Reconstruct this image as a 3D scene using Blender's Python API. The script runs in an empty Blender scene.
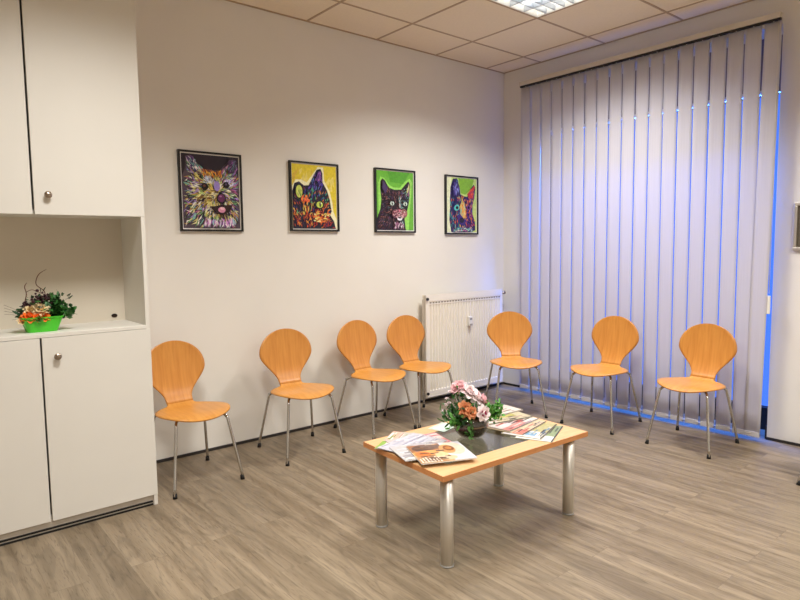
import bpy, bmesh, math, random
from mathutils import Vector, Matrix
random.seed(7)
C = bpy.context.scene.collection
PI = math.pi
def R(a): return math.radians(a)

# ---------------------------------------------------------------- materials
def lin(c): return tuple(((x/255)/12.92 if x/255 <= .04045 else ((x/255+.055)/1.055)**2.4) for x in c)
def mat(name, rgb, rough=.5, metal=0.0, var=.06, scale=20, bump=0.0, bscale=200, spec=.5, stretch=(1,1,1), trans=0, coat=0, sheen=0):
    m = bpy.data.materials.new(name); m.use_nodes = True
    nt = m.node_tree; n = nt.nodes; l = nt.links
    b = n['Principled BSDF']
    tc = n.new('ShaderNodeTexCoord'); mp = n.new('ShaderNodeMapping'); mp.inputs['Scale'].default_value = stretch
    l.new(tc.outputs['Object'], mp.inputs['Vector'])
    ns = n.new('ShaderNodeTexNoise'); ns.inputs['Scale'].default_value = scale; ns.inputs['Detail'].default_value = 4
    l.new(mp.outputs['Vector'], ns.inputs['Vector'])
    cr = n.new('ShaderNodeValToRGB')
    c = lin(rgb); a = tuple(max(0, x*(1-var)) for x in c); d = tuple(min(1, x*(1+var)) for x in c)
    cr.color_ramp.elements[0].color = (*a, 1); cr.color_ramp.elements[1].color = (*d, 1)
    cr.color_ramp.elements[0].position = .3; cr.color_ramp.elements[1].position = .7
    l.new(ns.outputs['Fac'], cr.inputs['Fac']); l.new(cr.outputs['Color'], b.inputs['Base Color'])
    b.inputs['Roughness'].default_value = rough; b.inputs['Metallic'].default_value = metal
    b.inputs['Specular IOR Level'].default_value = spec
    if trans: b.inputs['Transmission Weight'].default_value = trans
    if coat: b.inputs['Coat Weight'].default_value = coat; b.inputs['Coat Roughness'].default_value = .2
    if bump:
        n2 = n.new('ShaderNodeTexNoise'); n2.inputs['Scale'].default_value = bscale
        l.new(tc.outputs['Object'], n2.inputs['Vector'])
        bp = n.new('ShaderNodeBump'); bp.inputs['Strength'].default_value = bump; bp.inputs['Distance'].default_value = .002
        l.new(n2.outputs['Fac'], bp.inputs['Height']); l.new(bp.outputs['Normal'], b.inputs['Normal'])
    return m

M = {}
M['wall'] = mat('wall_paint', (230,226,217), .85, var=.015, scale=3, bump=.25, bscale=260, spec=.2)
M['ceil'] = mat('ceiling_tile', (240,226,202), .9, var=.02, scale=60, bump=.2, bscale=400, spec=.1)
M['tbar'] = mat('ceiling_grid', (182,158,130), .6, var=.02)
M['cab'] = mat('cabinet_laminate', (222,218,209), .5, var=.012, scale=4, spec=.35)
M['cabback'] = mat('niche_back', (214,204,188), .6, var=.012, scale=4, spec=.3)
M['plinth'] = mat('plinth', (196,186,172), .5, var=.03)
M['black'] = mat('black_plastic', (18,17,17), .45, var=.1)
M['rubber'] = mat('black_rubber', (14,12,12), .7, var=.1)
M['skirt'] = mat('skirting', (40,34,32), .6, var=.08)
M['chrome'] = mat('chrome', (205,203,200), .16, 1, var=.02)
M['alu'] = mat('brushed_aluminium', (206,200,190), .42, .85, var=.06, scale=90, stretch=(1,1,.04))
M['steel'] = mat('satin_steel', (170,155,140), .3, 1, var=.04)
M['rad'] = mat('radiator_enamel', (236,230,218), .35, var=.01, spec=.4)
M['radslot'] = mat('radiator_slot', (120,110,98), .8, var=.05)
M['white'] = mat('white_plastic', (236,234,228), .4, var=.01)
M['grey'] = mat('grey_plastic', (150,148,144), .5, var=.02)
M['soil'] = mat('soil', (52,36,26), .95, var=.4, scale=120, bump=.8, bscale=150)
M['leaf'] = mat('leaf_green', (48,104,40), .5, var=.45, scale=40)
M['leaf2'] = mat('leaf_bright', (80,142,52), .5, var=.3, scale=40)
M['leafdark'] = mat('leaf_dark', (34,66,36), .5, var=.4, scale=40)
M['pink'] = mat('pink_petal', (236,190,194), .6, var=.22, scale=45)
M['whitep'] = mat('white_petal', (246,232,232), .6, var=.1, scale=45)
M['magenta'] = mat('magenta_centre', (196,60,110), .6, var=.2, scale=45)
M['orange'] = mat('orange_petal', (234,164,118), .6, var=.2, scale=45)
M['orange2'] = mat('deep_orange_petal', (240,112,24), .6, var=.2, scale=45)
M['cream'] = mat('cream_petal', (236,214,168), .6, var=.1, scale=45)
M['berry'] = mat('dark_berry', (54,22,30), .35, var=.3, scale=60)
M['twig'] = mat('twig', (92,48,30), .8, var=.2, scale=60)
M['limepot'] = mat('lime_plastic', (72,196,40), .35, var=.04)
M['frame'] = mat('black_frame', (16,14,14), .35, var=.1)
M['paper'] = mat('paper', (238,234,226), .45, var=.02)
M['dark'] = mat('dark_glass_interior', (96,88,76), .4, var=.05)
M['pave'] = mat('pavement', (130,130,132), .9, var=.15, scale=8)
M['winframe'] = mat('window_frame', (22,22,26), .5, var=.05)

def wood(name, base, dark, stretch, scale=9, rough=.38, coat=.25):
    m = bpy.data.materials.new(name); m.use_nodes = True
    nt = m.node_tree; n = nt.nodes; l = nt.links; b = n['Principled BSDF']
    tc = n.new('ShaderNodeTexCoord'); mp = n.new('ShaderNodeMapping'); mp.inputs['Scale'].default_value = stretch
    l.new(tc.outputs['Object'], mp.inputs['Vector'])
    ns = n.new('ShaderNodeTexNoise'); ns.inputs['Scale'].default_value = scale; ns.inputs['Detail'].default_value = 5; ns.inputs['Distortion'].default_value = .6
    l.new(mp.outputs['Vector'], ns.inputs['Vector'])
    cr = n.new('ShaderNodeValToRGB'); cr.color_ramp.elements[0].color = (*lin(dark), 1); cr.color_ramp.elements[1].color = (*lin(base), 1)
    cr.color_ramp.elements[0].position = .3; cr.color_ramp.elements[1].position = .62
    l.new(ns.outputs['Fac'], cr.inputs['Fac']); l.new(cr.outputs['Color'], b.inputs['Base Color'])
    b.inputs['Roughness'].default_value = rough; b.inputs['Coat Weight'].default_value = coat; b.inputs['Coat Roughness'].default_value = .25
    return m
M['ply'] = wood('beech_plywood', (212,148,68), (198,132,52), (9,1,1), 6)
M['plyv'] = wood('beech_plywood_back', (206,142,64), (190,122,48), (9,1,.8), 6)
M['beech'] = wood('beech_table', (220,180,130), (210,166,116), (1,12,1), 5, .42)
M['edge'] = wood('beech_edge', (206,140,84), (192,124,70), (2,2,12), 5, .45)

def floor_mat():
    m = bpy.data.materials.new('vinyl_planks'); m.use_nodes = True
    nt = m.node_tree; n = nt.nodes; l = nt.links; b = n['Principled BSDF']
    tc = n.new('ShaderNodeTexCoord')
    sp = n.new('ShaderNodeSeparateXYZ'); l.new(tc.outputs['Object'], sp.inputs[0])
    cb = n.new('ShaderNodeCombineXYZ'); l.new(sp.outputs['Y'], cb.inputs['X']); l.new(sp.outputs['X'], cb.inputs['Y'])
    br = n.new('ShaderNodeTexBrick'); br.inputs['Scale'].default_value = 1
    br.offset = .37; br.inputs['Brick Width'].default_value = 1.22; br.inputs['Row Height'].default_value = .152
    br.inputs['Mortar Size'].default_value = .0009; br.inputs['Mortar Smooth'].default_value = .3; br.inputs['Bias'].default_value = 0
    br.inputs['Color1'].default_value = (0,0,0,1); br.inputs['Color2'].default_value = (1,1,1,1); br.inputs['Mortar'].default_value = (.5,.5,.5,1)
    l.new(cb.outputs[0], br.inputs['Vector'])
    # grain: shift per plank, stretched along the plank
    ad = n.new('ShaderNodeVectorMath'); ad.operation = 'ADD'
    sc = n.new('ShaderNodeVectorMath'); sc.operation = 'SCALE'; sc.inputs['Scale'].default_value = 7
    l.new(br.outputs['Color'], sc.inputs[0]); l.new(cb.outputs[0], ad.inputs[0]); l.new(sc.outputs[0], ad.inputs[1])
    def noise(scale, st, det=5, dist=0.0):
        mp = n.new('ShaderNodeMapping'); mp.inputs['Scale'].default_value = st; l.new(ad.outputs[0], mp.inputs['Vector'])
        t = n.new('ShaderNodeTexNoise'); t.inputs['Scale'].default_value = scale; t.inputs['Detail'].default_value = det; t.inputs['Distortion'].default_value = dist
        l.new(mp.outputs[0], t.inputs['Vector']); return t
    n1 = noise(3.0, (.30,6,1), 5, .6)
    n2 = noise(34, (.35,5,1), 6, 1.0)
    n3 = noise(3, (.5,3.2,1), 2, .6)
    cr = n.new('ShaderNodeValToRGB'); e = cr.color_ramp.elements
    e[0].position = .30; e[0].color = (*lin((114,99,79)),1); e[1].position = .72; e[1].color = (*lin((152,136,114)),1)
    x = e.new(.5); x.color = (*lin((133,118,97)),1)
    l.new(n1.outputs['Fac'], cr.inputs['Fac'])
    # fine dark fissures
    cr2 = n.new('ShaderNodeValToRGB'); e = cr2.color_ramp.elements
    e[0].position = .30; e[0].color = (.52,.49,.46,1); e[1].position = .45; e[1].color = (1,1,1,1)
    l.new(n2.outputs['Fac'], cr2.inputs['Fac'])
    mx = n.new('ShaderNodeMix'); mx.data_type = 'RGBA'; mx.blend_type = 'MULTIPLY'; mx.inputs[0].default_value = .8
    l.new(cr.outputs[0], mx.inputs[6]); l.new(cr2.outputs[0], mx.inputs[7])
    # ring-like knots
    wv = n.new('ShaderNodeMath'); wv.operation = 'MULTIPLY'; wv.inputs[1].default_value = 38; l.new(n3.outputs['Fac'], wv.inputs[0])
    sn = n.new('ShaderNodeMath'); sn.operation = 'SINE'; l.new(wv.outputs[0], sn.inputs[0])
    mr = n.new('ShaderNodeMapRange'); mr.inputs[1].default_value = -1; mr.inputs[2].default_value = -.2; mr.inputs[3].default_value = .74; mr.inputs[4].default_value = 1
    l.new(sn.outputs[0], mr.inputs[0])
    mx2 = n.new('ShaderNodeMix'); mx2.data_type = 'RGBA'; mx2.blend_type = 'MULTIPLY'; mx2.inputs[0].default_value = .7
    l.new(mx.outputs[2], mx2.inputs[6]); l.new(mr.outputs[0], mx2.inputs[7])
    # plank-to-plank tone
    mr2 = n.new('ShaderNodeMapRange'); mr2.inputs[3].default_value = .90; mr2.inputs[4].default_value = 1.08
    l.new(br.outputs['Color'], mr2.inputs[0])
    mx3 = n.new('ShaderNodeMix'); mx3.data_type = 'RGBA'; mx3.blend_type = 'MULTIPLY'; mx3.inputs[0].default_value = 1
    l.new(mx2.outputs[2], mx3.inputs[6]); l.new(mr2.outputs[0], mx3.inputs[7])
    mr3 = n.new('ShaderNodeMapRange'); mr3.inputs[3].default_value = 1; mr3.inputs[4].default_value = .75
    l.new(br.outputs['Fac'], mr3.inputs[0])
    mx4 = n.new('ShaderNodeMix'); mx4.data_type = 'RGBA'; mx4.blend_type = 'MULTIPLY'; mx4.inputs[0].default_value = 1
    l.new(mx3.outputs[2], mx4.inputs[6]); l.new(mr3.outputs[0], mx4.inputs[7])
    l.new(mx4.outputs[2], b.inputs['Base Color'])
    b.inputs['Roughness'].default_value = .42; b.inputs['Specular IOR Level'].default_value = .4
    bp = n.new('ShaderNodeBump'); bp.inputs['Strength'].default_value = .15; bp.inputs['Distance'].default_value = .001
    l.new(n2.outputs['Fac'], bp.inputs['Height']); l.new(bp.outputs[0], b.inputs['Normal'])
    return m
M['floor'] = floor_mat()

def emit(name, rgb, s):
    m = bpy.data.materials.new(name); m.use_nodes = True; b = m.node_tree.nodes['Principled BSDF']
    b.inputs['Base Color'].default_value = (*rgb, 1); b.inputs['Emission Color'].default_value = (*rgb, 1); b.inputs['Emission Strength'].default_value = s
    return m
M['tube'] = emit('fluorescent_tube', (1,.98,.95), 5)

def glass(name, tint, amount, rough=.02):
    m = bpy.data.materials.new(name); m.use_nodes = True; nt = m.node_tree; n = nt.nodes; l = nt.links
    n.remove(n['Principled BSDF']); out = n['Material Output']
    t = n.new('ShaderNodeBsdfTransparent'); t.inputs[0].default_value = (*tint, 1)
    g = n.new('ShaderNodeBsdfGlossy'); g.inputs['Roughness'].default_value = rough
    lw = n.new('ShaderNodeLayerWeight'); lw.inputs['Blend'].default_value = .5
    pw = n.new('ShaderNodeMath'); pw.operation = 'POWER'; pw.inputs[1].default_value = 5; l.new(lw.outputs['Facing'], pw.inputs[0])
    f = n.new('ShaderNodeMath'); f.operation = 'MULTIPLY_ADD'; f.inputs[1].default_value = .96; f.inputs[2].default_value = .04; l.new(pw.outputs[0], f.inputs[0])
    mm = n.new('ShaderNodeMath'); mm.operation = 'MULTIPLY'; mm.inputs[1].default_value = amount
    l.new(f.outputs[0], mm.inputs[0])
    mx = n.new('ShaderNodeMixShader'); l.new(mm.outputs[0], mx.inputs[0]); l.new(t.outputs[0], mx.inputs[1]); l.new(g.outputs[0], mx.inputs[2])
    l.new(mx.outputs[0], out.inputs[0]); return m
M['winglass'] = glass('window_glass', (.92,.96,1), 1)
M['tabglass'] = glass('table_glass', (.74,.79,.75), 1.4, .03)
M['bowlglass'] = glass('bowl_glass', (.80,.76,.74), 2.2, .02)
M['picglass'] = M['winglass']

def slat_mat():
    m = bpy.data.materials.new('slat_fabric'); m.use_nodes = True; nt = m.node_tree; n = nt.nodes; l = nt.links
    n.remove(n['Principled BSDF']); out = n['Material Output']
    tc = n.new('ShaderNodeTexCoord'); mp = n.new('ShaderNodeMapping'); mp.inputs['Scale'].default_value = (1,1,.02)
    l.new(tc.outputs['Object'], mp.inputs[0])
    ns = n.new('ShaderNodeTexNoise'); ns.inputs['Scale'].default_value = 120; l.new(mp.outputs[0], ns.inputs['Vector'])
    cr = n.new('ShaderNodeValToRGB'); cr.color_ramp.elements[0].color = (*lin((208,205,210)),1); cr.color_ramp.elements[1].color = (*lin((222,219,224)),1)
    l.new(ns.outputs[0], cr.inputs[0])
    d = n.new('ShaderNodeBsdfDiffuse'); l.new(cr.outputs[0], d.inputs[0])
    t = n.new('ShaderNodeBsdfTranslucent'); t.inputs[0].default_value = (.75,.78,.9,1)
    mx = n.new('ShaderNodeMixShader'); mx.inputs[0].default_value = .22
    l.new(d.outputs[0], mx.inputs[1]); l.new(t.outputs[0], mx.inputs[2]); l.new(mx.outputs[0], out.inputs[0]); return m
M['slat'] = slat_mat()
_flat = {}
def flat(rgb, rough=.35):
    k = rgb
    if k not in _flat: _flat[k] = mat('ink_%02x%02x%02x' % rgb, rgb, rough, var=.12, scale=60)
    return _flat[k]

# ---------------------------------------------------------------- mesh helpers
def box(bm, x0, x1, y0, y1, z0, z1, mi=0):
    vs = [bm.verts.new(c) for c in ((x0,y0,z0),(x1,y0,z0),(x1,y1,z0),(x0,y1,z0),(x0,y0,z1),(x1,y0,z1),(x1,y1,z1),(x0,y1,z1))]
    fs = [(0,3,2,1),(4,5,6,7),(0,1,5,4),(1,2,6,5),(2,3,7,6),(3,0,4,7)]
    r = []
    for f in fs:
        q = bm.faces.new([vs[i] for i in f]); q.material_index = mi; r.append(q)
    return vs
def tube(bm, pts, r, seg=10, mi=0, smooth_path=0, cap=True):
    P = [Vector(p) for p in pts]
    rr = r if isinstance(r, (list, tuple)) else [r]*len(P)
    if smooth_path:
        Q = []; RR = []
        for i in range(len(P)-1):
            p0 = P[max(i-1,0)]; p1 = P[i]; p2 = P[i+1]; p3 = P[min(i+2,len(P)-1)]
            for k in range(smooth_path):
                t = k/smooth_path
                Q.append(.5*((2*p1)+(-p0+p2)*t+(2*p0-5*p1+4*p2-p3)*t*t+(-p0+3*p1-3*p2+p3)*t**3)); RR.append(rr[i]*(1-t)+rr[i+1]*t)
        Q.append(P[-1]); RR.append(rr[-1]); P = Q; rr = RR
    rings = []; nrm = None
    for i, p in enumerate(P):
        d = (P[min(i+1,len(P)-1)]-P[max(i-1,0)]).normalized()
        if nrm is None:
            a = Vector((0,0,1)) if abs(d.z) < .9 else Vector((1,0,0)); nrm = d.cross(a).normalized()
        else:
            nrm = (nrm-d*nrm.dot(d)).normalized()
        b = d.cross(nrm)
        rings.append([bm.verts.new(p+nrm*rr[i]*math.cos(2*PI*k/seg)+b*rr[i]*math.sin(2*PI*k/seg)) for k in range(seg)])
    for a, b in zip(rings, rings[1:]):
        for k in range(seg):
            f = bm.faces.new((a[k],a[(k+1)%seg],b[(k+1)%seg],b[k])); f.smooth = True; f.material_index = mi
    if cap:
        bm.faces.new(rings[0][::-1]).material_index = mi; bm.faces.new(rings[-1]).material_index = mi
def lathe(bm, prof, seg=24, cx=0, cy=0, mi=0, sx=1, sy=1):
    rings = []
    for r, z in prof:
        if r < 1e-5: rings.append([bm.verts.new((cx,cy,z))])
        else: rings.append([bm.verts.new((cx+sx*r*math.cos(2*PI*k/seg), cy+sy*r*math.sin(2*PI*k/seg), z)) for k in range(seg)])
    for a, b in zip(rings, rings[1:]):
        for k in range(seg):
            A = [a[k%len(a)], a[(k+1)%seg%len(a)]] if len(a) > 1 else [a[0]]
            B = [b[(k+1)%seg], b[k]] if len(b) > 1 else [b[0]]
            vs = A+B
            if len(vs) >= 3:
                f = bm.faces.new(vs); f.smooth = True; f.material_index = mi
def poly(bm, pts, y=0.0, mi=0):
    f = bm.faces.new([bm.verts.new((x, y, z)) for x, z in pts]); f.material_index = mi; return f
def obj(name, bm, mats, parent=None, loc=None, bevel=0, solid=0, sub=0, smooth=False):
    bmesh.ops.recalc_face_normals(bm, faces=bm.faces) if solid == 0 else None
    me = bpy.data.meshes.new(name); 
    if smooth:
        for f in bm.faces: f.smooth = True
    bm.to_mesh(me); bm.free()
    for m in (mats if isinstance(mats, (list, tuple)) else [mats]): me.materials.append(m)
    o = bpy.data.objects.new(name, me); C.objects.link(o)
    if parent: o.parent = parent
    if loc: o.location = loc
    if solid:
        md = o.modifiers.new('thickness', 'SOLIDIFY'); md.thickness = solid; md.offset = 0
    if bevel:
        md = o.modifiers.new('bevel', 'BEVEL'); md.width = bevel; md.segments = 2; md.limit_method = 'ANGLE'; md.angle_limit = R(40)
    if sub:
        md = o.modifiers.new('subdivision', 'SUBSURF'); md.levels = sub; md.render_levels = sub
    return o
def tag(o, label, cat, group=None):
    o['label'] = label; o['category'] = cat
    if group: o['group'] = group
    return o
def thing(name, label, cat, loc=(0,0,0), rz=0, group=None):
    o = bpy.data.objects.new(name, None); C.objects.link(o); o.location = loc; o.rotation_euler = (0,0,rz); o.empty_display_size = .1
    return tag(o, label, cat, group)
def struct(name, bm, m, **k):
    o = obj(name, bm, m, **k); o['kind'] = 'structure'; return o
def B(): return bmesh.new()
def copy_tree(o, parent=None):
    c = o.copy(); C.objects.link(c); c.parent = parent
    for ch in list(o.children): copy_tree(ch, c)
    return c

# ---------------------------------------------------------------- room shell
H = 2.936; XL = -6.3; YF = -5.8
OY0, OY1, OZ = -.285, -2.325, 2.73        # window opening
b = B(); box(b, XL, .30, YF, 0, -.12, 0); struct('floor', b, M['floor'])
b = B(); box(b, XL-.2, .3, 0, .2, 0, H+.2); struct('wall_back', b, M['wall'])
b = B(); box(b, XL-.2, XL, YF, 0, 0, H+.2); struct('wall_left', b, M['wall'])
b = B(); box(b, XL-.2, .3, YF-.2, YF, 0, H+.2); struct('wall_front', b, M['wall'])
b = B(); box(b, 0, .3, OY0, 0, 0, H+.2); box(b, 0, .3, YF, OY1, 0, H+.2); box(b, 0, .3, OY1, OY0, OZ, H+.2)
struct('wall_right', b, M['wall'])
# skirting: thin dark strip
b = B(); box(b, XL, 0, -.012, 0, 0, .017); struct('baseboard_back', b, M['skirt'])
b = B(); box(b, -.012, 0, OY0+.0, -.012, 0, .017); box(b, -.012, 0, YF, OY1, 0, .017); box(b, 0, .22, OY1, OY1+.012, 0, .09)
struct('baseboard_right', b, M['skirt'])
b = B(); box(b, XL, XL+.012, YF, 0, 0, .022); struct('baseboard_left', b, M['skirt'])
b = B(); box(b, XL, 0, YF, YF+.012, 0, .022); struct('baseboard_front', b, M['skirt'])
# window: frame, glass
b = B()
fx0, fx1 = .22, .28
box(b, fx0, fx1, OY1, OY0, 0, .16)                 # dark bottom rail
for y in (OY1, OY0-.06): box(b, fx0, fx1, y, y+.06, .16, 2.35)
w = struct('window_1', b, M['winframe'])
b = B(); box(b, fx0, fx1, OY1, OY0, 2.35, OZ); obj('shutter_box', b, mat('shutter_box', (128,118,128), .6), w)
b = B(); box(b, .245, .251, OY1+.06, OY0-.06, .16, 2.35); obj('pane', b, M['winglass'], w)

b = B(); box(b, .200, .220, OY1+.1, OY0-.1, 2.36, 2.38); ls = obj('light_strip', b, M['white'], w)
L = bpy.data.lights.new('blue_strip', 'AREA'); L.shape = 'RECTANGLE'; L.size = .02; L.size_y = 1.9; L.energy = 75; L.color = (.04,.19,1); L.spread = R(84)
lo = bpy.data.objects.new('blue_strip_glow', L); C.objects.link(lo); lo.parent = w; lo.location = (.21, (OY0+OY1)/2, 2.357)
# suspended ceiling with panels and grid
T = .625; GX = -.2505; GY = -.4257
fix = [(1,1), (5,2), (1,5), (5,6)]      # grid cells holding light fixtures (columns from window wall, rows from picture wall)
xs = [0] + [GX-T*i for i in range(0, 10)] ; xs = [x for x in xs if x > XL] + [XL]
ys = [0] + [GY-T*i for i in range(0, 9)] ; ys = [y for y in ys if y > YF] + [YF]
b = B()
for i in range(len(xs)-1):
    for j in range(len(ys)-1):
        if (i-1, j-1) in fix: continue
        box(b, xs[i+1], xs[i], ys[j+1], ys[j], H, H+.02)
box(b, XL, .3, YF, 0, H+.18, H+.2)
struct('ceiling', b, M['ceil'])
b = B()
for x in xs[1:-1]: box(b, x-.0085, x+.0085, YF, 0, H-.003, H+.002)
for y in ys[1:-1]: box(b, XL, 0, y-.0085, y+.0085, H-.0028, H+.002)
box(b, XL, 0, -.012, 0, H-.006, H); box(b, -.012, 0, YF, 0, H-.006, H)
struct('trim_1', b, M['tbar'])

# light fixtures
LIGHT_W = 45
def fixture(i, j, label):
    cx = GX-T*i-T/2; cy = GY-T*j-T/2
    t = thing('ceiling_light', label, 'light', (cx,cy,H), 0, 'square louvred ceiling lights')
    s = .305
    b = B()
    box(b, -s, s, -s, s, .13, .135)
    for sx in (-1, 1):
        box(b, min(sx*s, sx*(s-.008)), max(sx*s, sx*(s-.008)), -s, s, -.002, .13)
        box(b, -s, s, min(sx*s, sx*(s-.008)), max(sx*s, sx*(s-.008)), -.0025, .13)
    obj('housing', b, M['white'], t)
    b = B()
    n = 8; d = (2*s-.016)/n
    for k in range(1, n):
        p = -s+.008+k*d
        # V shaped blades
        for ax in (0, 1):
            if ax == 1 and k % 2: continue
            w = .004
            if ax == 0: vs = box(b, -s+.008, s-.008, p-w, p+w, .001, .036)
            else: vs = box(b, p-w, p+w, -s+.008, s-.008, .0, .036)
    obj('louvre', b, M['louvre'], t)
    for k in range(4):
        p = -s+.008+(2*k+1)*d
        b = B(); tube(b, ((p,-s+.02,.085),(p,s-.02,.085)), .013, 10); obj('fluorescent_tube', b, M['tube'], t)
    L = bpy.data.lights.new('ceiling_lamp', 'AREA'); L.shape = 'SQUARE'; L.size = .56; L.energy = LIGHT_W; L.color = (1,.985,.95); L.spread = R(136)
    lo = bpy.data.objects.new('lamp_glow', L); C.objects.link(lo); lo.parent = t; lo.location = (0,0,-.004)
M['louvre'] = mat('mirror_louvre', (190,196,204), .3, .6, var=.02)
fixture(1, 1, 'square louvred ceiling light at top of picture, nearest the blinds')
fixture(5, 2, 'louvred ceiling light above the tall cabinet, outside the picture')
fixture(1, 5, 'louvred ceiling light behind the viewer on the window side')
fixture(5, 6, 'louvred ceiling light behind the viewer on the cabinet side')

# ---------------------------------------------------------------- tall cabinet
YC = -.641
cab = thing('storage_cabinet', 'tall white built-in cabinet with four doors and an open niche', 'cabinet', (-3.99,YC,0))
CX0, CX1 = -.495, .491      # local extents (seam at ~0)
D = -YC
b = B()
box(b, CX1-.019, CX1, .0, D-.005, 0, 2.925)         # right side panel, full height
box(b, CX0, CX0+.019, .0, D-.005, 0, 2.925)
box(b, CX0+.019, CX1-.019, .019, D-.01, .062, .08)     # bottom
box(b, CX0+.019, CX1-.019, .019, D-.01, 1.50, 1.52)    # floor of the upper box
box(b, CX0+.019, CX1-.019, .019, D-.01, 2.905, 2.925)
box(b, CX0+.019, CX1-.019, D-.02, D-.01, .08, .93); box(b, CX0+.019, CX1-.019, D-.02, D-.01, 1.52, 2.905)
obj('carcass', b, M['cab'], cab, bevel=.0008)
b = B(); box(b, CX0+.019, CX1-.019, .0, .36, .93, .948); obj('counter_shelf', b, M['cab'], cab, bevel=.0015)
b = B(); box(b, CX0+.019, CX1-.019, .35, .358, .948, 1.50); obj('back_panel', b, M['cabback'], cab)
b = B(); box(b, CX0+.019, CX1-.019, .012, .024, .0, .062); obj('plinth', b, M['plinth'], cab)
b = B(); box(b, CX0+.019, CX1-.024, .003, .012, .0, .010); box(b, CX0+.019, CX1-.024, .003, .012, .016, .024); obj('plinth_seal', b, M['black'], cab)
b = B(); box(b, CX0+.019, CX1-.024, .005, .012, .010, .016); obj('seal_strip', b, M['alu'], cab)
def door(x0, x1, z0, z1, kx=None, kz=None):
    b = B(); box(b, x0, x1, -.002, .017, z0, z1); d = obj('door', b, M['cab'], cab, bevel=.0012)
    if kx is not None:
        b = B(); lathe(b, [(0,0),(.007,0),(.007,.010),(.014,.014),(.0165,.020),(.014,.026),(0,.028)], 20)
        bmesh.ops.rotate(b, verts=b.verts, cent=(0,0,0), matrix=Matrix.Rotation(R(90), 3, 'X'))
        obj('knob', b, M['steel'], d, (kx,-.002,kz))
dr = CX1-.001
door(-.001+.006, CX1-.0025+.003, .055, .928, .064, .839)
door(CX0+.002, -.003, .055, .928)
door(.009, dr, 1.497, 2.92, .064, 1.586)
door(CX0+.002, .000, 1.497, 2.92)
b = B(); lathe(b, [(0,0),(.015,0),(.015,.004),(.011,.004),(.011,.002),(0,.002)], 20, sy=.7)
bmesh.ops.rotate(b, verts=b.verts, cent=(0,0,0), matrix=Matrix.Rotation(R(90), 3, 'X'))
g = obj('cable_grommet', b, M['soil'], cab, (.415,.35,.975)); g['label'] = 'dark brown round cable hole'

# ---------------------------------------------------------------- chairs
def w_back(d):       # half width at distance d below the top of the backrest
    if d < .165: return .19*math.sqrt(max(0, 1-(1-d/.165)**2))
    t = min(1, (d-.165)/.195); t2 = t*t*(3-2*t)
    return .19*(1-t2)+.079*t2
def smoothprof(P, n):
    P = [Vector((a, z)) for a, z in P]; out = []
    for i in range(len(P)-1):
        p0 = P[max(i-1,0)]; p1 = P[i]; p2 = P[i+1]; p3 = P[min(i+2,len(P)-1)]
        for k in range(n):
            t = k/n; out.append(.5*((2*p1)+(-p0+p2)*t+(2*p0-5*p1+4*p2-p3)*t*t+(-p0+3*p1-3*p2+p3)*t**3))
    out.append(P[-1]); return out
def resample(P, ds):
    L = [0]
    for a, c in zip(P, P[1:]): L.append(L[-1]+(c-a).length)
    out = []
    for d in ds:
        d = min(d, L[-1])
        for i in range(len(P)-1):
            if L[i+1] >= d-1e-9:
                t = (d-L[i])/max(1e-9, L[i+1]-L[i]); out.append(P[i].lerp(P[i+1], t)); break
    return out, L[-1]
# chair faces -Y locally; y = +behind
back_prof = smoothprof([(.212,.788),(.208,.715),(.196,.62),(.176,.52),(.150,.455),(.128,.425)], 12)
seat_prof = smoothprof([(.128,.425),(.100,.411),(.04,.406),(-.06,.409),(-.14,.410),(-.19,.403),(-.222,.390)], 12)
def sheet(bm, prof, wfun, ds, curl, nv=18):
    pts, L = resample(prof, ds)
    rows = []
    for i, (p, d) in enumerate(zip(pts, ds)):
        w = max(wfun(d, L), .004)
        q0 = pts[max(i-1,0)]; q1 = pts[min(i+1,len(pts)-1)]
        tg = (q1-q0).normalized(); nm = Vector((-tg.y, tg.x))   # in (y,z)
        row = []
        for k in range(nv+1):
            v = -1+2*k/nv
            c = curl(d, L)*(w*v)**2/.04
            row.append(bm.verts.new((w*v, p.x+nm.x*c, p.y+nm.y*c)))
        rows.append(row)
    for a, c in zip(rows, rows[1:]):
        for k in range(nv):
            f = bm.faces.new((a[k],a[k+1],c[k+1],c[k])); f.smooth = True
_, LB = resample(back_prof, [0]); _, LS = resample(seat_prof, [0])
def cosd(L, n, a=True, z=True):
    o = []
    for i in range(n+1):
        t = i/n
        if a and z: s = (1-math.cos(PI*t))/2
        elif a: s = 1-math.cos(PI/2*t)
        else: s = math.sin(PI/2*t)
        o.append(s*L)
    return o
def wseat(d, L):
    # distance d from the waist; rounded shield seat
    t = d/L
    c = (t-.50)/.50
    w = .203*max(0, 1-abs(c)**2.35)**(1/2.1)
    if t < .32:
        s = t/.32; s = s*s*(3-2*s); w0 = .079+.0*t
        w = max(w0, w*1.0) if t > .1 else .079+(max(.079, w)-.079)*(t/.1)
    return w
SEED = [0]
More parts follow.
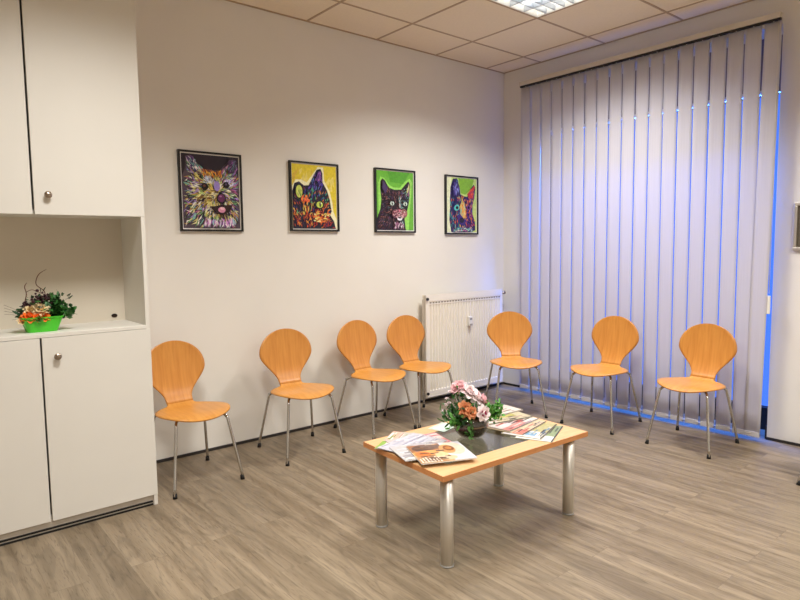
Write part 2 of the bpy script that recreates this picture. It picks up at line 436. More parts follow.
def make_chair(label, loc, rz, grp):
    t = thing('plywood_chair', label, 'chair', loc, rz, grp)
    b = B(); sheet(b, back_prof, lambda d, L: w_back(d*.385/L*1.0), cosd(LB, 30, True, False), lambda d, L: -.012*(1-d/L))
    obj('backrest', b, M['plyv'], t, solid=.009)
    b = B(); sheet(b, seat_prof, wseat, cosd(LS, 36), lambda d, L: -.006*math.sin(PI*min(1,d/L)))
    obj('seat', b, M['ply'], t, solid=.009)
    b = B(); lathe(b, [(0,.383),(.065,.383),(.07,.388),(.07,.398),(0,.398)], 20); obj('seat_mount', b, M['black'], t)
    for sx in (-1, 1):
        for sy in (-1, 1):
            b = B()
            k = .113 if sy < 0 else .10
            tube(b, [(sx*.03,sy*.03,.388),(sx*.10,sy*k*.80,.388),(sx*.133,sy*k*1.12,.386),(sx*.150,sy*(k+.038),.368),(sx*.156,sy*(k+.050),.335),(sx*.202,sy*.224,.012)], .0085, 10, smooth_path=6)
            l = obj('leg', b, M['chrome'], t)
            b = B(); tube(b, [(sx*.1985,sy*.2195,.026),(sx*.2005,sy*.2235,0.0)], [.0105,.0125], 12); obj('foot_cap', b, M['rubber'], l)
        b = B(); tube(b, [(sx*.118,-.128,.393),(sx*.118,-.128,.402)], .009, 10); obj('rubber_pad', b, M['rubber'], t)
    return t
g1 = 'orange plywood shell chairs'
chair = make_chair('orange plywood chair half hidden by the tall white cabinet', (-3.222,-.402,0), R(3.5), g1)
spots = [((-2.48,-.375,0), -4.5, 'orange plywood chair standing alone below the gap between the two left pictures'),
 ((-1.82,-.322,0), 3, "orange plywood chair third from the cabinet, its seat overlapping the next chair's legs"),
 ((-1.368,-.335,0), -3, 'orange plywood chair beside the left edge of the radiator'),
 ((-.69,-.70,0), -38, 'orange plywood chair turned diagonally in the room corner, before the radiator'),
 ((-.462,-1.343,0), -86, 'orange plywood chair before the blinds, middle of the three on that side'),
 ((-.452,-2.018,0), -89, 'orange plywood chair before the right end of the blinds'),
 ((-.51,-2.930,0), -90, 'chair past the blinds of which only one foot enters the picture')]
for loc, a, lab in spots:
    c = copy_tree(chair); c.location = (loc[0]-.008, loc[1]-.014, 0); c.rotation_euler = (0,0,R(a)); c['label'] = lab

# ---------------------------------------------------------------- radiator
rad = thing('radiator', 'white ribbed panel radiator on the wall in the corner', 'radiator', (-1.098,-.1,.06))
RW, RH = .965, .865
b = B()
pit = 1/30; n = 27; x0 = .038
# corrugated front
prof = [(0,.0)]
x = x0
prof.append((x0,0))
for i in range(n):
    prof += [(x+.004,0),(x+.009,.013),(x+pit-.014,.013),(x+pit-.006,0),(x+pit,0)]; x += pit
prof.append((RW,0))
zs = [0,.05,.06,RH-.085,RH-.075,RH]
rows = []
for zi, z in enumerate(zs):
    depth = 1 if zi in (2,3) else 0
    rows.append([b.verts.new((px, py*depth, z)) for px, py in prof])
for a, c in zip(rows, rows[1:]):
    for k in range(len(prof)-1): b.faces.new((a[k],a[k+1],c[k+1],c[k]))
box(b, 0, RW, .0135, .018, 0, RH)
obj('front_panel', b, M['rad'], rad)
for px in (0, RW-.004):
    b = B(); box(b, px, px+.004, -.003, .032, 0, RH+.004); obj('side_panel', b, M['rad'], rad, bevel=.001)
b = B(); box(b, 0, RW, -.003, .0005, RH-.050, RH+.006)
for k in range(30): box(b, .02+k*.031, .026+k*.031, 0, .042, RH-.004, RH+.005)
box(b, 0, RW, .040, .045, RH-.022, RH+.006)
obj('top_grille', b, M['rad'], rad)
b = B()
for k in range(27): box(b, .044+k*.0333, .064+k*.0333, -.001, .002, RH-.066, RH-.056)
obj('slot_row', b, M['radslot'], rad)
b = B(); box(b, .0045, RW-.0045, .04, .052, .01, RH-.03); obj('rear_panel', b, M['rad'], rad)
for (px, pz, nm, mt) in ((.012,RH-.028,'vent_plug','black'),(.010,.035,'drain_plug','black'),):
    b = B(); tube(b, [(px,-.004,pz),(px,-.016,pz)], .012, 14); obj(nm, b, M[mt], rad)
b = B(); tube(b, [(RW,.02,RH-.028),(RW+.03,.02,RH-.028)], .011, 12); tube(b, [(RW+.014,.02,RH-.028),(RW+.014,-.006,RH-.028)], .009, 12); tube(b, [(RW+.03,.02,RH-.028),(RW+.055,.02,RH-.028)], .016, 12)
obj('valve', b, M['steel'], rad)
b = B(); tube(b, [(RW+.008,.03,.035),(RW+.035,.03,.035),(RW+.045,.04,.035),(RW+.045,.099,.035)], .008, 10, smooth_path=4); obj('pipe', b, M['rad'], rad)
b = B(); tube(b, [(RW+.04,.03,RH-.028),(RW+.045,.05,RH-.028),(RW+.045,.099,RH-.028)], .008, 10, smooth_path=4)
obj('pipe', b, M['rad'], rad)
for px in (.2, .76):
    for pz in (.15, .7):
        b = B(); box(b, px-.02, px+.02, .052, .0995, pz-.03, pz+.03); obj('wall_bracket', b, M['rad'], rad)
b = B(); box(b, .495, .531, -.030, -.003, .57, .655); hm = obj('heat_meter', b, M['white'], rad, bevel=.004)
b = B(); box(b, .500, .526, -.0315, -.0298, .625, .642); obj('display', b, M['grey'], hm)
b = B(); box(b, .499, .527, -.034, -.0305, .572, .590); obj('seal', b, M['grey'], hm)

# ---------------------------------------------------------------- vertical blind
XB = -.11
vb = thing('vertical_blind', 'pale lavender vertical fabric blind covering the tall window', 'blind', (XB,0,0))
b = B(); box(b, -.022, .022, -2.352, -.283, 2.739, 2.772); obj('headrail', b, M['headrail'] if 'headrail' in M else mat('headrail_alu', (205,196,186), .5, 0, var=.02), vb, bevel=.002)
b = B(); box(b, -.010, .010, -2.350, -.285, 2.726, 2.739); obj('track', b, M['black'], vb)
for y in (-.5,-1.3,-2.1):
    b = B(); box(b, -.015, .1095, y-.015, y+.015, 2.772, 2.776)
    obj('wall_bracket', b, M['white'], vb)
PIT = (2.356-.290)/19; ZB = .03
def slat_mesh(width):
    b = B(); nz = 16; ny = 4; rows = []
    for i in range(nz+1):
        z = ZB+(2.724-ZB)*i/nz
        rows.append([b.verts.new((.004*(1-(2*k/ny-1)**2), width*(k/ny-.5), z)) for k in range(ny+1)])
    for a, c in zip(rows, rows[1:]):
        for k in range(ny):
            f = b.faces.new((a[k],a[k+1],c[k+1],c[k])); f.smooth = True
    box(b, -.002, .004, -width*.5+.001, width*.5-.001, ZB, ZB+.004)
    return b
first = None
for i in range(19):
    yc = -.290-PIT*(i+.5)
    if first is None:
        s = obj('slat', slat_mesh(PIT*.915), M['slat'], vb, solid=.0008); first = s
        b = B(); box(b, -.0035, .0055, -.045, .045, ZB+.004, ZB+.034); wt = obj('weight', b, M['slatw'] if 'slatw' in M else M['slat'], s)
        b = B(); tube(b, [(0,0,2.724),(0,0,2.735)], .004, 8); obj('hanger', b, M['white'], s)
    else:
        s = first.copy(); C.objects.link(s); s.parent = vb
        for ch in first.children:
            cc = ch.copy(); C.objects.link(cc); cc.parent = s
    s.location = (0, yc, 0)
    last = i == 18
    s.rotation_euler = (R(-.95) if last else R(random.uniform(-.04,.04)), 0, R(3+random.uniform(-.8,.8)))
    if last: s.rotation_euler = (R(.80),0,R(2)); s.location.y = yc-.005+.0375
for i in range(18):
    y = -.290-PIT*(i+1)
    for side in (-.006, .009):
        b = B()
        tube(b, [(side,y+.022,ZB+.028),(side,y,ZB+.022),(side,y-.022,ZB+.028)], .0018, 6, smooth_path=4)
        obj('bead_chain', b, M['white'], vb)
b = B(); tube(b, [(.0,-2.336,2.73),(.012,-2.337,1.0)], .0012, 6); tube(b, [(.01,-2.343,2.73),(.012,-2.339,1.0)], .0012, 6); cd = obj('pull_cord', b, M['white'], vb)
b = B(); box(b, .004, .02, -2.347, -2.327, .865, .985); obj('cord_weight', b, M['white'], cd, bevel=.003)

# ---------------------------------------------------------------- coffee table
tab = thing('coffee_table', 'low beech coffee table with glass inset and round metal legs', 'table', (-2.36,-1.858,0), R(-2.6))
TX, TY, Z1, Z0 = .477, .2875, .407, .384
gx0, gx1, gy0, gy1 = -.368, .368, -.192, .192
def frame_ring(b, z0, z1, ox, oy, ix0, ix1, iy0, iy1, mi=0):
    box(b, -ox, ox, -oy, iy0, z0, z1, mi); box(b, -ox, ox, iy1, oy, z0, z1, mi)
    box(b, -ox, ix0, iy0, iy1, z0, z1, mi); box(b, ix1, ox, iy0, iy1, z0, z1, mi)
b = B(); frame_ring(b, Z0, Z1, TX-.003, TY-.003, gx0, gx1, gy0, gy1); obj('tabletop', b, M['beech'], tab)
b = B()
box(b, -TX, TX, -TY, -TY+.003, Z0-.0005, Z1); box(b, -TX, TX, TY-.003, TY, Z0-.0005, Z1); box(b, -TX, -TX+.003, -TY+.003, TY-.003, Z0-.0005, Z1); box(b, TX-.003, TX, -TY+.003, TY-.003, Z0-.0005, Z1)
e = obj('edge_banding', b, M['edge'], tab); e['label'] = 'darker orange wood edge strip'
b = B(); box(b, gx0+.001, gx1-.001, gy0+.001, gy1-.001, Z1-.008, Z1-.001); obj('glass_inset', b, M['tabglass'], tab)
b = B(); frame_ring(b, Z0, Z1-.0085, -gx0, -gy0, gx0+.012, gx1-.012, gy0+.012, gy1-.012); obj('rebate', b, M['edge'], tab)
for sx in (-1, 1):
    for sy in (-1, 1):
        b = B(); lathe(b, [(0,.004),(.026,.004),(.0275,.006),(.0275,Z0),(0,Z0)], 28, -.019+sx*.401, -.010+sy*.235); l = obj('leg', b, M['alu'], tab)
        b = B(); lathe(b, [(0,0),(.028,0),(.029,.003),(.029,.007),(.026,.008),(0,.008)], 28, -.019+sx*.401, -.010+sy*.235); obj('leg_base', b, M['grey'], l)

# ---------------------------------------------------------------- magazines
def magazine(label, cx, cy, z, rot, w, h, th, blocks, base, grp, name='magazine', tilt=0):
    base = tuple(int(v*.92) for v in base)
    """blocks: list of (x0,x1,y0,y1,rgb) in 0..1 of the cover, drawn in layers"""
    t = thing(name, label, 'magazine' if name == 'magazine' else 'paper', (cx,cy,z), R(rot), grp)
    t.rotation_euler = (R(tilt), 0, R(rot))
    if th > .0015:
        b = B(); box(b, -w/2+.001, w/2-.001, -h/2+.001, h/2-.001, .0003, th-.0003); obj('pages', b, M['paper'], t)
    b = B()
    mats = [flat(base)]
    box(b, -w/2, w/2, -h/2, h/2, th-.0003, th, 0)
    if th > .0015: box(b, -w/2, w/2, -h/2, h/2, 0, .0003, 0); box(b, -w/2-.0004, -w/2, -h/2, h/2, 0, th, 0)
    lay = 0
    for q in blocks:
        x0, x1, y0, y1, c = q[:5]
        m = flat(c)
        if m not in mats: mats.append(m)
        mi = mats.index(m); lay += 1; zz = th+.00002*lay
        if len(q) > 5:   # ellipse
            f = b.faces.new([b.verts.new((-w/2+w*((x0+x1)/2+(x1-x0)/2*math.cos(2*PI*k/18)), -h/2+h*((y0+y1)/2+(y1-y0)/2*math.sin(2*PI*k/18)), zz)) for k in range(18)])
        else:
            f = b.faces.new([b.verts.new((-w/2+w*x, -h/2+h*y, zz)) for x, y in ((x0,y0),(x1,y0),(x1,y1),(x0,y1))])
        f.material_index = mi
    obj('cover', b, mats, t)
    return t
def textblocks(seed, cols, n=14, rx=(0,1), ry=(0,1)):
    r = random.Random(seed); o = []
    for i in range(n):
        w = r.uniform(.08,.34)*(rx[1]-rx[0]); h = r.uniform(.02,.07)*(ry[1]-ry[0])
        x = r.uniform(rx[0], rx[1]-w); y = r.uniform(ry[0], ry[1]-h)
        o.append((x, x+w, y, y+h, r.choice(cols)))
    return o
ZT = Z1
GL = 'magazines fanned on the left end of the coffee table'; GR = 'magazines fanned on the right end of the coffee table'
magazine('green and white magazine at the back of the left fan', -2.680, -1.678, ZT+.0002, 32, .27, .195, .0032,
  [(.0,.55,.0,1,(132,168,66)),(.42,1,.75,1,(214,170,150)),(.05,.3,.3,.6,(196,206,120)),(.0,.16,0,.5,(86,120,50))]+textblocks(3,[(226,216,206),(180,90,80),(110,140,60),(240,236,228)],44), (206,200,186), GL)
magazine('magazine with a pink headline at the right of the left fan', -2.640, -1.750, ZT+.0044, -14, .27, .20, .0032,
  [(.55,1,.0,1,(226,150,148)),(.6,.98,.5,.72,(240,214,208)),(.7,.98,.2,.4,(214,96,100))]+textblocks(5,[(206,90,96),(240,226,220),(150,110,130)],40,(.4,1)), (214,196,194), GL)
magazine('white magazine with grey text in the left fan', -2.690, -1.755, ZT+.0086, 12, .275, .20, .0032,
  textblocks(8,[(200,200,214),(172,172,190),(216,206,214),(140,138,160)],80), (206,204,214), GL)
magazine('white magazine right under the food magazine', -2.722, -1.862, ZT+.0128, -18, .25, .20, .0032,
  textblocks(11,[(206,200,206),(120,112,118),(226,214,206),(170,160,168)],60), (204,200,202), GL)
food = [(0,1,0,1,(204,158,104)),(.0,.62,.60,1,(150,98,64)),(.05,.50,.62,.98,(84,58,48),1),(.22,.62,.70,1.0,(110,84,74),1),(.0,.62,.36,.66,(214,150,84),1),(.02,.30,.28,.62,(206,112,48),1),
 (.0,.5,.0,.34,(178,132,92)),(.1,.42,.04,.26,(120,76,52),1),(.35,.85,.12,.55,(222,188,140),1),(.60,1,.0,1,(206,204,212)),(.55,.98,.28,1,(214,196,176),1),(.52,.80,.38,.88,(196,144,92),1),(.60,.80,.52,.82,(132,78,44),1),(.64,.76,.60,.76,(186,124,72),1),
 (.42,.7,.05,.3,(212,186,150),1)]+[(.03+.055*q,.055+.055*q,.02,.24+.03*(q%3),(224,214,196)) for q in range(7)]+textblocks(77,[(120,84,60),(224,210,190),(180,120,70),(90,64,50)],26,(0,.6))
magazine('food magazine with bread on its cover, topmost of the left fan', -2.692, -1.945, ZT+.0170, -24, .25, .232, .005, food, (238,232,226), GL)

def bl(x, y, th, w, h):
    d = (math.cos(R(th)), math.sin(R(th))); return x+w/2*d[0]-h/2*d[1], y+w/2*d[1]+h/2*d[0]
fan = [(-2.199,-2.185,24.5,.275,.20,'magazine with dark strip and painted edge shadow nearest the table corner, lowest of the right fan',(196,196,176),[(.0,.3,.0,1,(232,228,222)),(.3,1,0,.85,(136,150,112)),(.0,1,.88,1,(70,66,60))],21,[(224,220,210),(90,100,80),(150,170,120),(60,58,54)]),
 (-2.211,-2.131,20,.275,.20,'magazine with a yellow-green picture strip in the right fan',(214,206,180),[(.4,1,0,1,(176,168,118)),(0,.36,0,1,(224,222,224)),(.1,.3,.2,.5,(120,160,190))],22,[(226,222,200),(196,180,90),(120,120,60),(120,150,170)]),
 (-2.232,-2.041,13,.275,.20,'beige magazine with shadow painted along its lower edge in the right fan',(222,198,166),[(0,1,0,.035,(40,36,32)),(.0,.3,.04,.3,(206,120,104)),(.1,.9,.4,.6,(214,190,150))],23,[(230,214,196),(206,110,96),(160,140,110)]),  # first block: shadow below this magazine, painted on its cover edge
 (-2.243,-1.972,8.7,.285,.20,'magazine with red and white headline in the right fan',(232,222,214),[(0,.65,.04,.28,(206,136,126)),(.3,1,.3,.5,(210,196,196))],24,[(240,232,228),(190,90,84),(170,140,150)]),
 (-2.251,-1.838,-11,.29,.20,'olive and white magazine with a painted shadow line at its lower edge in the right fan',(206,196,160),[(0,1,0,.05,(34,30,28)),(.3,.8,.3,.8,(172,164,92)),(0,.28,.1,.9,(214,206,196))],25,[(226,220,206),(150,146,80),(196,160,140)]),  # dark first block is the edge's cast shadow put into the cover colour
 (-2.130,-1.772,-2,.225,.14,'pale cream magazine topmost at the back of the right fan',(232,218,206),[(0,1,0,.05,(36,32,30))],26,[(238,228,220),(214,190,180)])]  # single dark block: painted shadow line, not print
for k, (x, y, th, w, h, lab, base, bl_, sd, cols) in enumerate(fan):
    cx, cy = bl(x+.028, y+.032, th, w, h)
    magazine(lab, cx, cy, ZT+.0042*k+.0002, th, w, h, .0032, bl_+textblocks(sd, [tuple(int(v*.86) for v in q) for q in cols]+[(70,62,58)], 30)+[(0,1,0,.03,(44,38,34))], base, GR)  # last block paints the shadow between overlapping magazines onto each lower edge
magazine('pale mint folded paper at the back edge of the table', -2.375, -1.632, ZT, 14, .14, .10, .0012, [(.1,.9,.2,.8,(206,228,214))], (204,222,208), None, name='folded_paper')

# ---------------------------------------------------------------- flowers
def petal(bm, base, direction, up, L, W, curl, mi=0, n=4):
    d = Vector(direction).normalized(); u = Vector(up); u = (u-d*u.dot(d)).normalized(); s = d.cross(u)
    rows = []
    for i in range(n+1):
        t = i/n; w = W*math.sin(PI*(.12+.80*t))**.8
        p = Vector(base)+d*L*t+u*curl*L*t*t
        rows.append([bm.verts.new(p-s*w*.5+u*w*.12), bm.verts.new(p-u*.0), bm.verts.new(p+s*w*.5+u*w*.12)])
    for a, c in zip(rows, rows[1:]):
        for k in range(2):
            f = bm.faces.new((a[k],a[k+1],c[k+1],c[k])); f.smooth = True; f.material_index = mi
def rose(bm, c, axis, r, seed, mi=0, mc=None):
    rn = random.Random(seed); ax = Vector(axis).normalized(); a = ax.orthogonal().normalized(); bb = ax.cross(a)
    c = Vector(c)
    for ring, (k, tilt, ln) in enumerate(((4,.15,.75),(5,.45,.95),(6,.85,1.1),(7,1.25,1.15))):
        for i in range(k):
            th = 2*PI*(i+ring*.4)/k+rn.uniform(-.15,.15)
            rad = a*math.cos(th)+bb*math.sin(th)
            d = ax*math.cos(tilt)+rad*math.sin(tilt)
            petal(bm, c-ax*r*.4+rad*r*.08, d, -rad*.6+ax, r*ln, r*.95, .25-.4*tilt/1.2, mi if mc is None or ring else mc)
def leaves(bm, c, n, spread, L, W, seed, mi=0, updir=.3):
    rn = random.Random(seed); c = Vector(c)
    for i in range(n):
        p = c+Vector([rn.gauss(0, s) for s in spread]); d = Vector((rn.uniform(-1,1), rn.uniform(-1,1), rn.uniform(-.5,1)+updir))
        petal(bm, p, d, (rn.uniform(-1,1), rn.uniform(-1,1), 1), L*rn.uniform(.6,1.3), W*rn.uniform(.7,1.3), rn.uniform(-.3,.3), mi)

cr = Vector((.768,-.64,0)); ct = Vector((-.64,-.768,0))    # across / toward the front of the arrangement
fa = thing('flower_arrangement', 'pink and white flowers with an orange rose in round glass bowl on table', 'flowers', (-2.385,-1.835,ZT))
def P(l, z, f=0): v = cr*l+ct*f; return (v.x, v.y, z)
b = B(); prof = [(0,.001),(.035,.001),(.06,.012),(.080,.036),(.088,.062),(.084,.088),(.074,.106),(.072,.106),(.081,.088),(.085,.062),(.077,.038),(.058,.015),(.034,.005),(0,.005)]
lathe(b, prof, 32); obj('glass_bowl', b, M['bowlglass'], fa)
b = B(); lathe(b, [(0,.008),(.034,.008),(.055,.018),(.071,.04),(.077,.06),(.072,.078),(0,.085)], 24)
for v in b.verts: v.co += Vector((random.uniform(-.002,.002),)*3)
obj('pebble_filling', b, M['soil'], fa)
blooms = [('rose',P(-.052,.252,.0),(-.3,-.5,.9),.034,'pink','whitep'),('rose',P(-.075,.240,.01),(-.9,-.3,.5),.026,'pink',None),('rose',P(-.005,.228,.015),(0,-.6,.8),.040,'whitep','pink'),('rose',P(.028,.205,.02),(.3,-.6,.6),.036,'whitep','magenta'),
 ('rose',P(.060,.185,.0),(.8,-.5,.3),.032,'pink','magenta'),('rose',P(-.03,.150,.05),(-.3,-1,.45),.036,'orange','cream'),('rose',P(-.002,.138,.06),(-.1,-1,.4),.030,'orange','cream'),('orchid',P(.056,.132,.06),(.0,-1,.2),.036,'whitep','magenta'),('rose',P(.075,.12,.03),(.7,-.7,.0),.022,'pink',None)]
for i, (nm, c, ax, r, m1, m2) in enumerate(blooms):
    b = B(); rose(b, c, ax, r, 100+i, 0, 1 if m2 else None)
    o = obj('flower', b, [M[m1], M[m2 or m1]], fa)
    o['label'] = {'pink':'pale pink bloom','whitep':'white and pink bloom','orange':'orange bloom'}[m1]
b = B()
for i, bl2 in enumerate(blooms):
    c = Vector(bl2[1]); tube(b, [(c.x*.15,c.y*.15,.07),(c.x*.6,c.y*.6,c.z*.6),(c.x,c.y,c.z-.012)], .0022, 6, smooth_path=4)
for l, z in ((-.115,.19),(-.13,.13),(-.10,.225),(-.12,.16)):
    tube(b, [P(-.02,.08),P(l*.6,z*.8),P(l,z)], .0012, 6, smooth_path=4)
obj('stem', b, M['leaf'], fa)
for l, z in ((-.115,.19),(-.13,.13),(-.10,.225),(-.12,.16),(-.118,.115),(-.105,.17)):
    b = B(); rose(b, P(l,z), (0,0,1), .010, int(l*-1000)); obj('bud', b, M['whitep'], fa)['label'] = 'small white bud'
b = B(); leaves(b, P(-.065,.105,.02), 120, (.028,.028,.030), .036, .014, 31); leaves(b, P(-.03,.17,-.01), 60, (.035,.03,.035), .034, .014, 32)
obj('foliage', b, M['leaf'], fa)
b = B(); leaves(b, P(.112,.120,.0), 190, (.022,.020,.018), .020, .013, 33); leaves(b, P(.08,.11,-.02), 60, (.02,.02,.02), .034, .014, 34); leaves(b, P(-.09,.08,.05), 40, (.015,.015,.012), .035, .013, 35)
for k in range(14): leaves(b, P(-.012+.004*math.sin(k), .098-.006*k, .083-.0008*abs(k-6)**1.3), 3, (.005,.005,.003), .022, .010, 40+k, updir=-.6)
obj('bright_foliage', b, M['leaf2'], fa)['label'] = 'bright green leaf sprays'
b = B(); leaves(b, P(.0,.105,.0), 110, (.035,.035,.022), .034, .015, 37); obj('dark_foliage', b, M['leafdark'], fa)

# arrangement in the niche
pa = thing('flower_pot_arrangement', 'lime green pot of orange flowers, berries and twigs in the cabinet niche', 'flowers', (-3.962,-.52,.9485), R(2))
b = B()
def ringp(a, c, z, r=.018, n=5):
    o = []
    for (sx, sy, st) in ((1,1,0),(-1,1,90),(-1,-1,180),(1,-1,270)):
        for k in range(n):
            th = R(st+90*k/(n-1)); o.append(b.verts.new((sx*(a-r)+r*math.cos(th), sy*(c-r)+r*math.sin(th), z)))
    return o
rs = [ringp(.062,.040,0), ringp(.085,.055,.066), ringp(.090,.059,.067), ringp(.090,.059,.072), ringp(.083,.053,.072), ringp(.062,.038,.004)]
for a, c in zip(rs, rs[1:]):
    for k in range(len(a)): b.faces.new((a[k],a[(k+1)%len(a)],c[(k+1)%len(a)],c[k]))
b.faces.new(rs[0][::-1]); b.faces.new(rs[-1])
obj('pot', b, M['limepot'], pa)
b = B(); box(b, -.058,.058,-.034,.034,.012,.060); obj('soil', b, M['soil'], pa, bevel=.012)
for i, (x, y, z, r, m1, m2) in enumerate(((-.055,-.04,.078,.030,'orange2','orange'),(-.025,-.048,.074,.024,'orange2','orange'),(.005,-.045,.076,.026,'orange2','orange2'),(-.075,-.03,.072,.020,'orange2','cream'),
   (-.045,-.02,.108,.028,'cream','cream'),(-.005,-.03,.112,.034,'cream','whitep'),(-.085,-.03,.060,.018,'cream','cream'),(-.02,-.06,.066,.016,'leaf2','leaf2'))):
    b = B(); rose(b, (x,y,z), (.1*(-1)**i,-.7,.7), r, 200+i, 0, 1); o = obj('flower', b, [M[m1], M[m2]], pa)
    o['label'] = {'orange2':'orange bloom','cream':'cream bloom','leaf2':'green bloom'}[m1]
b = B(); rn = random.Random(5)
for k in range(34):
    c = Vector((rn.gauss(-.01,.024), rn.gauss(-.01,.016), rn.gauss(.145,.018))); bmesh.ops.create_icosphere(b, subdivisions=1, radius=rn.uniform(.005,.009), matrix=Matrix.Translation(c))
for cc, nn in (((-.068,0,.135),10),((.028,-.01,.165),14)):
    for k in range(nn):
        c = Vector(cc)+Vector([rn.gauss(0,.007) for _ in range(3)]); bmesh.ops.create_icosphere(b, subdivisions=1, radius=.006, matrix=Matrix.Translation(c))
obj('berry_cluster', b, M['berry'], pa, smooth=True)
b = B()
tube(b, [(-.06,0,.05),(-.066,0,.12),(-.055,0,.18),(-.060,0,.215),(-.050,0,.235)], [.0022]*4+[.001], 6, smooth_path=5)
tube(b, [(.02,0,.06),(.022,0,.15),(.02,0,.19),(-.012,0,.225),(.0,0,.27),(.035,0,.295)], [.002]*5+[.0008], 6, smooth_path=5)
tube(b, [(-.055,0,.19),(-.03,0,.20),(.0,0,.185),(.03,0,.17),(.05,0,.15)], .0016, 6, smooth_path=5)
for k in range(4): tube(b, [(-.06,0,.07),(-.10,-.01,.085+.008*k),(-.15,-.02,.095+.014*k)], .0007, 5, smooth_path=3)
obj('twig', b, M['twig'], pa)
b = B(); leaves(b, (.075,-.01,.10), 110, (.030,.018,.020), .030, .018, 51); leaves(b, (.03,0,.12), 70, (.03,.02,.022), .03, .014, 52); leaves(b, (.11,-.03,.075), 30, (.018,.01,.012), .032, .018, 53)
obj('foliage', b, M['leaf'], pa)
b = B(); leaves(b, (-.01,0,.135), 50, (.03,.02,.02), .022, .012, 54); leaves(b, (.05,0,.12), 60, (.03,.02,.02), .025, .014, 55); leaves(b, (-.09,-.01,.085), 18, (.012,.01,.012), .03, .012, 56); obj('dark_foliage', b, M['leafdark'], pa)

# ---------------------------------------------------------------- pictures
def inside(pt, pl):
    x, y = pt; c = False; j = len(pl)-1
    for i in range(len(pl)):
        if (pl[i][1] > y) != (pl[j][1] > y) and x < (pl[j][0]-pl[i][0])*(y-pl[i][1])/(pl[j][1]-pl[i][1])+pl[i][0]: c = not c
        j = i
    return c
def ell(cx, cy, rx, ry, n=20, rot=0):
    return [(cx+rx*math.cos(2*PI*k/n)*math.cos(rot)-ry*math.sin(2*PI*k/n)*math.sin(rot), cy+rx*math.cos(2*PI*k/n)*math.sin(rot)+ry*math.sin(2*PI*k/n)*math.cos(rot)) for k in range(n)]
def picture(label, x0, x1, z0, z1, art):
    W = x1-x0; Hh = z1-z0
    t = thing('framed_picture', label, 'picture', (x0, 0, z0), 0, 'four framed pet portraits on the wall')
    f = .012
    b = B()
    box(b, 0, W, -.022, 0, 0, f); box(b, 0, W, -.022, 0, Hh-f, Hh); box(b, 0, f, -.022, 0, f, Hh-f); box(b, W-f, W, -.022, 0, f, Hh-f)
    box(b, f, W-f, -.010, -.001, f, Hh-f)
    obj('frame', b, M['frame'], t)
    b = B(); box(b, f, W-f, -.0125, -.010, f, Hh-f); obj('mount', b, M['paper'], t)
    m = .007; px0 = f+m; pw = W-2*(f+m); pz0 = f+m; ph = Hh-2*(f+m)
    b = B(); mats = []; st = {'y': -.0128}
    def put(pts, col, step=True):
        mt = flat(col, .3)
        if mt not in mats: mats.append(mt)
        st['y'] -= .00002 if not step else .00015
        pts = [(min(1,max(0,u)), min(1,max(0,v))) for u, v in pts]
        try: poly(b, [(px0+u*pw, pz0+v*ph) for u, v in pts], st['y'], mats.index(mt))
        except Exception: pass
    art(put)
    obj('print', b, mats, t)
def strokes(put, pl, n, seed, cols, length, width, dirf):
    rn = random.Random(seed); st = 0; k = 0
    us = [p[0] for p in pl]; vs = [p[1] for p in pl]
    while k < n and st < n*20:
        st += 1
        u = rn.uniform(min(us), max(us)); v = rn.uniform(min(vs), max(vs))
        if not inside((u,v), pl): continue
        th = dirf(u, v)+rn.gauss(0,.28); L = length*rn.uniform(.5,1.4); w = width*rn.uniform(.6,1.4)
        du, dv = math.cos(th), math.sin(th)
        bend = rn.uniform(-.25,.25)*L
        a = (u-du*L/2, v-dv*L/2); c = (u+du*L/2, v+dv*L/2); m_ = (u-dv*bend, v+du*bend)
        if not (inside(a, pl) and inside(c, pl)): continue
        put([a, (m_[0]-dv*w, m_[1]+du*w), c, (m_[0]+dv*w, m_[1]-du*w)], rn.choice(cols) if not callable(cols) else cols(u, v, rn), step=False); k += 1
FULL = [(0,0),(1,0),(1,1),(0,1)]
